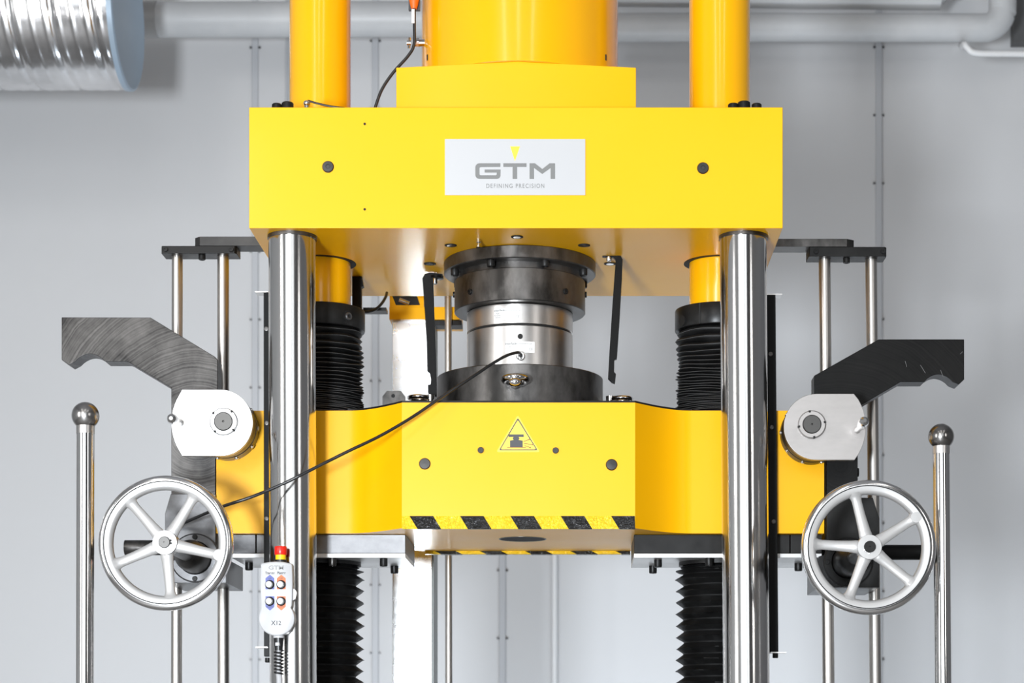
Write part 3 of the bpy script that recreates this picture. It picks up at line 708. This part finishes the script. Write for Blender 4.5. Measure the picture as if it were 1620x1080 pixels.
# rear steel post, yellow bracket and guide rod
Y = .80
t = thing('rear_post', (X(652, Y), Y, 0), 'shiny stainless sheet post behind the press, left of the load cell', 'post')
build('post_shell', MB().box(X(620.5, Y), X(683.5, Y), Y, Y+.14, 0, Z(505, Y)), SHEET, t, bevel=.002)
build('post_edge', MB().box(X(683.5, Y), X(686, Y), Y+.002, Y+.14, 0, Z(505, Y)), mat('edge_grey', (.18, .2, .2), .4), t)
t = thing('rear_bracket', at(670, 500, Y), 'yellow bracket bar with a dark box opening behind the load cell', 'bracket')
build('bracket_bar', MB().box(X(617, Y), X(728, Y), Y-.02, Y+.12, Z(508, Y), Z(488, Y)), YEL, t, bevel=.001)
bb = build('bracket_box', MB().box(X(617, Y), X(671, Y), Y-.01, Y+.10, Z(488, Y), Z(455, Y)), YEL, t)
build('box_opening', MB().prism([(X(621, Y), Z(469, Y)), (X(660, Y), Z(469, Y)), (X(665, Y), Z(484, Y)), (X(627, Y), Z(484, Y))], Y-.0115, Y-.01), DARK, bb)
build('box_roller', MB().cyl(at(632, 474, Y-.012), at(648, 480, Y-.012), .006), POLISH, bb)
t = thing('rear_guide_rod', (X(712, Y+.05), Y+.05, 0), 'slim bright rod behind the press with a black clamp plate', 'rod')
build('rod', MB().cyl((X(712, Y-.03), Y-.03, 0), (X(709, Y-.03), Y-.03, Z(440, Y)), L(5.6, Y)), ROD, t)
build('clamp_plate', MB().box(X(688, Y), X(731, Y), Y-.02, Y+.03, Z(517, Y), Z(509, Y)), BLACKD, t, bevel=.001)

# ------------------------------------------------------------------ grooved arms at both ends
Y0, Y1 = .19, .245
def zoomL(pts): return [(60+a/4.153, 360+b/4.153) for a, b in pts]
notchL = [(119, 579)]+[(119+47*k/10, 579-13.5*math.sin(PI*k/10)**.8) for k in range(1, 10)]+[(166, 579)]
pl = [(97.3, 501.6), (238, 502), (344, 566), (351, 573)] 
polyL = [(97.3, 501.6), (238, 502), (340, 564), (344, 569), (344, 649), (341, 651), (341, 782), (271, 782), (271, 613), (204, 573), (200, 571.5), (166, 571.5)]+[(166-47*k/10, 571.5-12*math.sin(PI*k/10)**.8) for k in range(1, 10)]+[(119, 571.5), (109, 577), (97.3, 569)]
t = thing('grooved_arm', (X(300, Y0), Y0, Z(640, Y0)), 'grey milled steel arm with arc marks, reaching out to the left', 'arm', 'grooved arms')
build('arm_plate', MB().prism([(X(a, Y0), Z(b, Y0)) for a, b in polyL], Y0, Y1), ARML, t, bevel=.0012)
polyR = [(1525.5, 536.5), (1525.5, 600), (1517, 608), (1507, 604)]+[(1507-45*k/10, 604-12*math.sin(PI*k/10)**.8) for k in range(1, 10)]+[(1462, 604), (1425, 604), (1362, 641), (1357, 646), (1357, 790), (1308, 790), (1308, 651), (1288, 651), (1288, 594), (1390, 536.5)]
t = thing('grooved_arm', (X(1330, Y0), Y0, Z(640, Y0)), 'black milled steel arm with light scratches, reaching out to the right', 'arm', 'grooved arms')
build('arm_plate', MB().prism([(X(a, Y0), Z(b, Y0)) for a, b in polyR], Y0, Y1), ARMR, t, bevel=.0012)
build('edge_knob', MB().lathe([(L(7, Y0), 0), (L(7, Y0), .006)], (X(1357, Y0), Y0+.03, Z(744, Y0)), (1, 0, 0), 20), BLACKD, t)
SCR = mat('scratch_metal', (.14, .14, .14), .4, .6)
for (a, b), (c_, d_) in (((1432, 571), (1434.5, 580)), ((1456, 577), (1464, 590)), ((1488, 585), (1492, 596)), ((1519, 560), (1523, 556))):
    p, q = at(a, b, Y0), at(c_, d_, Y0); n_ = (q-p).normalized(); w_ = Vector((-n_.z, 0, n_.x))*.0005
    build('scratch', MB().add([p+w_, p-w_, q-w_, q+w_, p+w_+Vector((0, -.0003, 0)), p-w_+Vector((0, -.0003, 0)), q-w_+Vector((0, -.0003, 0)), q+w_+Vector((0, -.0003, 0))], [(0, 1, 2, 3), (4, 7, 6, 5), (0, 4, 5, 1), (1, 5, 6, 2), (2, 6, 7, 3), (3, 7, 4, 0)]), SCR, t, smooth=0)

# gear blocks under the arms with shaft housing, rod, handwheel
WYc = -.15
def wheel(cxw, czw, ang0, label, rot_note, dark_end):
    c = Vector((cxw, WYc, czw))
    t = thing('handwheel', c, label, 'handwheel', 'spoked handwheels'); ax = (0, 1, 0)
    prof = [(.1045, 0), (.1055, -.006), (.108, -.0105), (.112, -.0125), (.1205, -.0128), (.1212, -.0112), (.1205, .004), (.118, .012), (.110, .012), (.1060, .007)]
    build('rim', MB().lathe(prof, c, ax, 128, closed=True), CAST, t, smooth=45)
    prof = [(.1212, -.0112), (.1222, -.0132), (.127, -.0132), (.1315, -.0095), (.1338, -.003), (.1338, .004), (.1315, .011), (.126, .0145), (.1195, .0135), (.1195, 0)]
    build('rim_band', MB().lathe(prof, c, ax, 128, closed=True), RIMPOL, t, smooth=45)
    build('groove_line', MB().annulus(c+Vector((0, -.0136, 0)), (0, 1, 0), .1203, .1224, .003, 128), DARK, t)
    for k in range(5):
        a = math.radians(ang0+72*k); d = Vector((math.cos(a), 0, math.sin(a)))
        P_ = [c+d*q+Vector((0, off, 0)) for q, off in ((.012, -.002), (.026, -.003), (.036, -.002), (.065, 0), (.092, -.001), (.101, -.002), (.106, -.002), (.111, -.002))]
        sp_ = MB().tube(P_, [.0130, .0130, .0118, .0102, .0098, .0112, .0150, .0185], 20, 3)
        for v in sp_.v: v.y = c.y-.002+(v.y-c.y+.002)*.62
        build('spoke', sp_, CAST, t, smooth=60)
    build('hub', MB().lathe([(.022, .02), (.0245, .015), (.0245, -.012), (.0238, -.0155), (.012, -.0158)], c, ax, 48), CAST, t)
    se = build('shaft_end', MB().lathe([(.0115, 0), (.0115, .005), (.0105, .006), (.0015, .006), (.001, .004)], c+Vector((0, -.0155, 0)), (0, -1, 0), 32), TURN if not dark_end else BLACKD, t)
    for q in (0, 1):
        a = math.radians(-8 if not dark_end else -150)+q*.45*(1 if not dark_end else 2); d = Vector((math.cos(a), 0, math.sin(a)))*.0128
        build('key_pin', MB().cyl(c+d+Vector((0, -.0150, 0)), c+d+Vector((0, -.0172, 0)), .0021, n=12), BLACKD if not dark_end else POLISH, se)
    a = math.radians(ang0 if not dark_end else ang0); d = Vector((math.cos(a), 0, math.sin(a)))
    build('handle_pivot', MB().lathe([(.0110, 0), (.0108, .0016), (.0004, .0018)], c+d*.1095+Vector((0, -.0118, 0)), (0, -1, 0), 32), CAST, t)
    return t
for sd in (-1, 1):
    Yb = .16; Yr = .185
    if sd < 0:
        poly = [(270, 781), (341, 781), (341, 872), (358, 877), (358, 922), (261, 922), (261, 812)]; m_ = GREYST; wc = (at(263, 859, WYc)); nm = 'left'
    else:
        poly = [(1308, 787), (1381, 787), (1391, 819), (1391, 929), (1295, 929), (1295, 880), (1308, 876)]; m_ = BLACKD; wc = (at(1374, 866, WYc)); nm = 'right'
    zb_ = Z(poly[4][1], Yb); fl = Vector((wc.x, Yb, wc.z))
    t = thing('gear_block', (wc.x, Yb+.1, zb_), ('grey steel gear block behind the left handwheel' if sd < 0 else 'black steel gear block behind the right handwheel'), 'gear block', 'gear blocks')
    lo = [p for p in poly]
    build('front_plate', MB().prism([(X(a, Yb), Z(b, Yb)) for a, b in poly], Yb, Y0-.0005), m_, t, bevel=.0012)
    xa, xb = sorted((X(poly[3][0] if sd < 0 else poly[4][0], Yb), X(poly[5][0] if sd < 0 else poly[3][0], Yb)))
    # box below the clamp block
    build('gear_housing', MB().box(xa, xb, Y0+.0, Yb+.215, zb_, Z(883 if sd < 0 else 887, Yb)), ALUW if False else GREYST, t, bevel=.001)
    fr_ = .0525
    f = build('bearing_flange', MB().lathe([(fr_, 0), (fr_, .008), (fr_-.003, .010), (.036, .010), (.034, .004), (.001, .004)], fl, (0, -1, 0), 64), m_, t)
    for k in range(4):
        a = k*PI/2; capscrew('flange_screw', fl+Vector((.0445*math.cos(a), -.010, .0445*math.sin(a))), (0, -1, 0), .0055, .003, f, BLACKD)
    build('shaft_housing', MB().lathe([(.034, 0), (.033, .06), (.028, .09), (.016, .11), (.016, .30)], fl+Vector((0, -.004, 0)), (0, -1, 0), 48), BLACKD if sd > 0 else BLACKEN, t)
    # cross rod
    Yc = .215
    if sd < 0: p0, p1 = at(198, 866, Yc), at(262, 866, Yc)
    else: p0, p1 = at(1392, 873.5, Yc), at(1458, 873.5, Yc)
    if sd < 0: p1 = p1+Vector((0.01, 0, 0))
    o = build('cross_rod', MB().cyl(p0, p1, L(12, Yc), n=40), BLACKEN if sd < 0 else BLACK, t)
    if sd < 0: wheel(wc.x, wc.z, -13, 'bright cast five-spoke handwheel on the left, in front of the grey gear block', '', False)
    else: wheel(wc.x, wc.z, 32.5, 'cast five-spoke handwheel on the right, in front of the black gear block', '', True)

# crank plates
def crank(sd):
    Yp = .075; bx_, bz_ = (354.5, 667.5) if sd < 0 else (1283.8, 672)
    def qq(pts): return [(X(a, Yp), Z(b, Yp)) for a, b in pts]
    if sd < 0:
        top, bot = 616, 721; m_ = ALU
        pts = [(288, 616)]+[(349+51*math.sin(a), 668.5-52.5*math.cos(a)) for a in [PI*k/24 for k in range(25)]]+[(288, 721)]+[(356-85*math.cos(b), 668.5+85*math.sin(b)) for b in [math.radians(36-72*k/14) for k in range(1, 14)]]
    else:
        m_ = ALUW
        pts = [(1351, 622.7), (1292, 622.7)]+[(1292-52*math.sin(a), 675-52.3*math.cos(a)) for a in [PI*k/24 for k in range(1, 24)]]+[(1295, 727.3), (1352, 727.3)]+[(1285+85*math.cos(b), 675+85*math.sin(b)) for b in [math.radians(36-72*k/14) for k in range(1, 14)]]
    c = at(bx_, bz_, Yp)
    t = thing('crank_disc', c, ('pale bright milled crank plate with peg, on the left arm' if sd < 0 else 'warm grey milled crank plate with peg, on the right arm'), 'crank', 'crank plates')
    build('crank_plate', MB().prism(qq(pts), Yp, Yp+.014), m_, t, bevel=.0008)
    cb = Vector((X(349 if sd < 0 else 1291, Yp), Yp, Z(668.5 if sd < 0 else 675, Yp)))
    build('bearing_drum', MB().lathe([(L(50, Yp), .014), (L(50, Yp), .050), (L(47, Yp), .052), (L(47, Yp), .058), (L(50, Yp), .060), (L(50, Yp), ye-Yp if sd > 0 else ye-Yp)], cb, (0, 1, 0), 64), BLACKEN if sd < 0 else BLACKD, t)
    for k in range(10):
        a = 2*PI*k/10; d = Vector((math.cos(a), 0, math.sin(a))); p = cb+Vector((0, .078, 0))+d*(L(50, Yp)-.002)
        capscrew('drum_screw', p, d, .0055, .004, t, STEEL)
    rn = build('ring_nut', MB().lathe([(L(22, Yp), 0), (L(22, Yp), .007), (L(20.5, Yp), .009), (L(15, Yp), .009), (L(15, Yp), .002)], c, (0, -1, 0), 48), m_, t)
    for k in range(4):
        a = math.radians(50+90*k if sd < 0 else 10+90*k); d = Vector((math.cos(a), 0, math.sin(a)))
        build('notch', MB().box(-.0022, .0022, -.0095, 0, -.0022, .0022), DARK, rn)
        o = rn.children[-1]; o.location = c+d*L(20.5, Yp)+Vector((0, 0, 0))-Vector(t.location); 
        for v in o.data.vertices: v.co += Vector(t.location)
        o.rotation_euler = (0, -a, 0)
    build('shaft_face', MB().lathe([(L(14.2, Yp), 0), (L(14.2, Yp), .010), (L(13.5, Yp), .011), (.0022, .011), (.001, .008)], c, (0, -1, 0), 48), TURN, t)
    if sd < 0: pb, pt_ = at(285, 669, Yp), at(270, 661, Yp-.10)
    else: pb, pt_ = at(1356, 680, Yp), at(1368.5, 664.5, Yp-.10)
    d = Vector((0, -1, 0)); h = .088
    pg = Vector((pb.x, Yp, pb.z))
    pk = build('peg', MB().lathe([(.0075, 0), (.0065, .004), (.0050, .012), (.0055, .030), (.0085, .050), (.0105, .072), (.0112, .082), (.009, .092), (.004, .097)], pg, pt_-pg if True else d, 32), POLISH, t)
crank(-1); crank(1)

# ------------------------------------------------------------------ rear guide rods with heads
Yr = .33
def rods(sd):
    if sd < 0:
        rp = ((280.5, 279.5, 8.6), (353, 353.5, 9.2)); bar = (308, 425, 374, 388.5); pl_ = (256, 371, 390, 400.5); bolt = (317, 400); nm = 'left'; scw = (262, 366)
    else:
        rp = ((1304.5, 1310, 9.4), (1378, 1384, 9.4)); bar = (1215, 1341, 377.5, 390); pl_ = (1281, 1400, 394.5, 405.5); bolt = (1341, 406); nm = 'right'; scw = (1291, 1397)
    Yb = .29
    t = thing('rod_bridge', at(bar[0 if sd < 0 else 1], bar[3], Yb), 'black bar with clamp plate joining the rod tops at the %s of the crosshead' % nm, 'bridge', 'rod bridges')
    z0_, z1_ = Z(bar[3], Yb), Z(bar[2], Yb)
    if sd < 0:
        xe = bx0; pts = [(xe, Yb), (X(316, Yb), Yb), (X(307, Yb), Yb+.012), (X(307, Yb), Yb+.055), (xe, Yb+.055)]
    else:
        xe = bx1; pts = [(xe, Yb), (X(1340, Yb), Yb), (X(1352, Yb), Yb+.012), (X(1352, Yb), Yb+.055), (xe, Yb+.055)]
    build('bar', MB().slab(pts, z0_, z1_), DULL if sd < 0 else BLACKEN, t, bevel=.001)
    x0_, x1_ = X(pl_[0], Yb), X(pl_[1], Yb); za, zb2 = Z(pl_[3], Yb), Z(pl_[2], Yb)
    zb2 = z0_-.0003
    build('clamp_plate', MB().slab([(x0_, Yb+.0), (x1_, Yb+.0), (x1_+.004, Yb+.006), (x1_+.004, Yb+.056), (x0_-.002, Yb+.056), (x0_-.002, Yb+.006)], za, zb2), BLACKD, t, bevel=.001)
    for px in scw: capscrew('clamp_screw', (X(px, Yb), Yb, (za+zb2)/2), (0, -1, 0), L(4, Yb), .004, t, BLACKD)
    capscrew('plate_bolt', (X(bolt[0], Yb), Yb+.02, za), (0, 0, -1), L(5.5, Yb), .010, t)
    for k, (pa, pb, rr_) in enumerate(rp):
        Yc = Yb+.03; zt = za
        p1 = at(pa, 400, Yc); p1.z = zt; p0 = at(pb, 1000, Yc); d = (p0-p1)/(p0.z-p1.z); pf = p1+d*(0-p1.z)
        pos = 'outer' if (k == 0) == (sd < 0) else 'inner'
        t2 = thing('guide_rod', pf, '%s bright vertical guide rod of the %s pair, hanging from the clamp plate' % (pos, nm), 'rod', 'guide rods')
        build('rod', MB().cyl(pf, p1, L(rr_, Yc), n=40), ROD, t2)
rods(-1); rods(1)

# ------------------------------------------------------------------ front posts with balls
for sd, pt, pb, py, rb, rs, lab in ((-1, 135.3, 134.3, 657.5, 21.6, 14, 'left chrome post topped with a brushed steel ball'), (1, 1489, 1492, 690.5, 20.3, 13.2, 'right chrome post topped with a dark steel ball')):
    Y = -.113; cb = at(pt, py, Y); p0 = at(pb, 1080, Y); d = (p0-cb)/(p0.z-cb.z); pf = cb+d*(0-cb.z)
    t = thing('ball_post', pf, lab, 'post', 'ball posts')
    top = cb+d*(-L(rb*.8, Y))
    build('shaft', MB().cyl(pf, top, L(rs, Y), n=64), POLISH, t)
    build('neck_ring', MB().cyl(cb+d*(-L(rb*.75, Y)), cb+d*(-L(rb+7, Y)), L(rs-.6+.9, Y), n=64), STEEL, t)
    build('ball', MB().sphere(cb, L(rb, Y), 48, 32), BALL if sd > 0 else mat('ball_steel_light', (.42, .41, .40), .24, 1), t)

# ------------------------------------------------------------------ handset
Yh = -.022; th = .032
t = thing('pendant_handset', at(438, 1000, Yh), 'white hand control with red stop button and blue and orange arrows', 'handset')
def HP(a, b): return (X(400+a*80/384, Yh), Z(855+b*225/1080, Yh))
body = [HP(*q) for q in [(60, 178), (66, 170), (130, 160), (175, 157), (230, 160), (290, 172), (297, 180), (302, 300), (300, 430), (296, 490)]]
cc = (180, 590)
body += [HP(cc[0]+137*math.cos(a), cc[1]+132*math.sin(a)) for a in [math.radians(-38+k*13) for k in range(20)]]
body += [HP(*q) for q in [(60, 470), (55, 330)]]
def shrink(pts, q):
    c0 = sum((Vector(p) for p in pts), Vector((0, 0)))/len(pts); return [tuple(c0+(Vector(p)-c0)*q) for p in pts]
mb = MB(); n = len(body); layers = [(1.0, Yh+.007), (1.0, Yh+.003), (.985, Yh+.001), (.955, Yh)]
vs = []
lay = [(.93, Yh+th), (1.0, Yh+th-.004)]+layers
for q, y in lay: vs += [(a, y, b) for a, b in shrink(body, q)]
fs = [tuple(range(n))]+[(k*n+i, (k+1)*n+i, (k+1)*n+(i+1) % n, k*n+(i+1) % n) for k in range(len(lay)-1) for i in range(n)]+[tuple((len(lay)-1)*n+i for i in range(n))[::-1]]
build('case', mb.add(vs, fs), WHITE, t, smooth=50)
yq = Yh-.0006
for cxh, top_, col, lab in ((130, 1, BLUE, 'blue'), (216, 1, ORANGE, 'orange'), (130, 0, BLUE, 'blue'), (216, 0, ORANGE, 'orange')):
    w = 33
    if top_: pts = [(cxh-w, 368), (cxh-w, 285), (cxh, 258), (cxh+w, 285), (cxh+w, 368)]; cyb = 333
    else: pts = [(cxh-w, 422), (cxh+w, 422), (cxh+w, 502), (cxh, 530), (cxh-w, 502)]; cyb = 460
    ar = build('arrow_field', MB().prism([HP(*q) for q in pts], yq, Yh), col, t, smooth=0, label=lab+' arrow-shaped field')
    q = HP(cxh-4, cyb); b = build('button_ring', MB().lathe([(.0092, 0), (.0092, .004), (.0070, .006)], (q[0]+.001, yq, q[1]-.0004), (0, -1, 0), 28), RUBBER, t)
    build('push_button', MB().lathe([(.0066, 0), (.0066, .0085), (.0058, .0095)], (q[0], yq, q[1]), (0, -1, 0), 28), WHITE, b)
    q = HP(cxh, 287 if top_ else 503); text('arrow_lettering', 'UP' if top_ else 'DOWN', .0055 if top_ else .0038, q[0], q[1], yq-.0003, PRINT, ar, depth=.0001)
q = HP(178, 206); text('logo_lettering', 'GTM', .0115, q[0], q[1], Yh-.0002, FAINT, t, sx=1.3, bold=.0003, depth=.0001)
q = HP(131, 246); text('left_caption', 'Traverse', .0075, q[0], q[1], Yh-.0002, PRINT, t, sx=.72, bold=.00022, depth=.0001)
q = HP(217, 245); text('right_caption', 'Plunger', .0075, q[0], q[1], Yh-.0002, PRINT, t, sx=.76, bold=.00022, depth=.0001)
q = HP(178, 626); text('model_lettering', 'X12', .0125, q[0], q[1], Yh-.0002, PRINT, t, sx=.95, bold=.00022, depth=.0001)
build('side_grip', MB().prism([HP(300, 360), HP(318, 370), HP(330, 395), HP(318, 440), HP(300, 450)], Yh+.008, Yh+.024), WHITE, t)
yc_ = Yh+.016; q = HP(203, 100)
sb = build('stop_base', MB().cyl((q[0], yc_, HP(0, 168)[1]), (q[0], yc_, HP(0, 140)[1]), .0118), RUBBER, t)
build('stop_collar', MB().cyl((q[0], yc_, HP(0, 143)[1]), (q[0], yc_, HP(0, 102)[1]), .0108), YPL, t)
build('stop_button', MB().lathe([(.0120, 0), (.0128, .0015), (.0128, .015), (.0118, .0175), (.008, .018)], (q[0], yc_, HP(0, 103)[1]), (0, 0, 1), 36), RED, t)
build('cable_gland', MB().cyl((X(441, yc_), yc_, HP(0, 716)[1]), (X(441, yc_), yc_, HP(0, 735)[1]), .011), WHITE, t)
t = thing('spring_cable', (X(441, yc_), yc_, HP(0, 740)[1]), 'cable with black spiral kink guard below the white handset', 'cable')
xk = X(441, yc_)
build('gland_body', MB().cyl((xk, yc_, HP(0, 735)[1]), (xk, yc_, HP(0, 830)[1]), .0105, .0085), RUBBER, t)
build('grey_nut', MB().cyl((xk-.001, yc_-.0075, HP(0, 772)[1]), (xk-.001, yc_-.0075, HP(0, 795)[1]), .0055, n=6), GCABLE, t)
z0_, z1_ = HP(0, 1010)[1], HP(0, 830)[1]; pts = []
for k in range(7*16+1):
    a = 2*PI*k/16; q = k/(7*16); pts.append(Vector((xk+.0088*math.cos(a), yc_+.0088*math.sin(a), z1_+(z0_-z1_)*q)))
build('spiral_guard', MB().tube(pts, .0019, 8, 1), RUBBER, t)
build('inner_lead', MB().cyl((xk, yc_, z1_), (xk, yc_, z0_), .0045), GCABLE, t)
build('lead', MB().tube([Vector((xk, yc_, z0_+.005)), Vector((xk+.001, yc_, z0_-.05)), Vector((xk-.01, yc_, z0_-.4)), Vector((xk-.02, yc_-.02, .02))], .0065, 12), GCABLE, t)
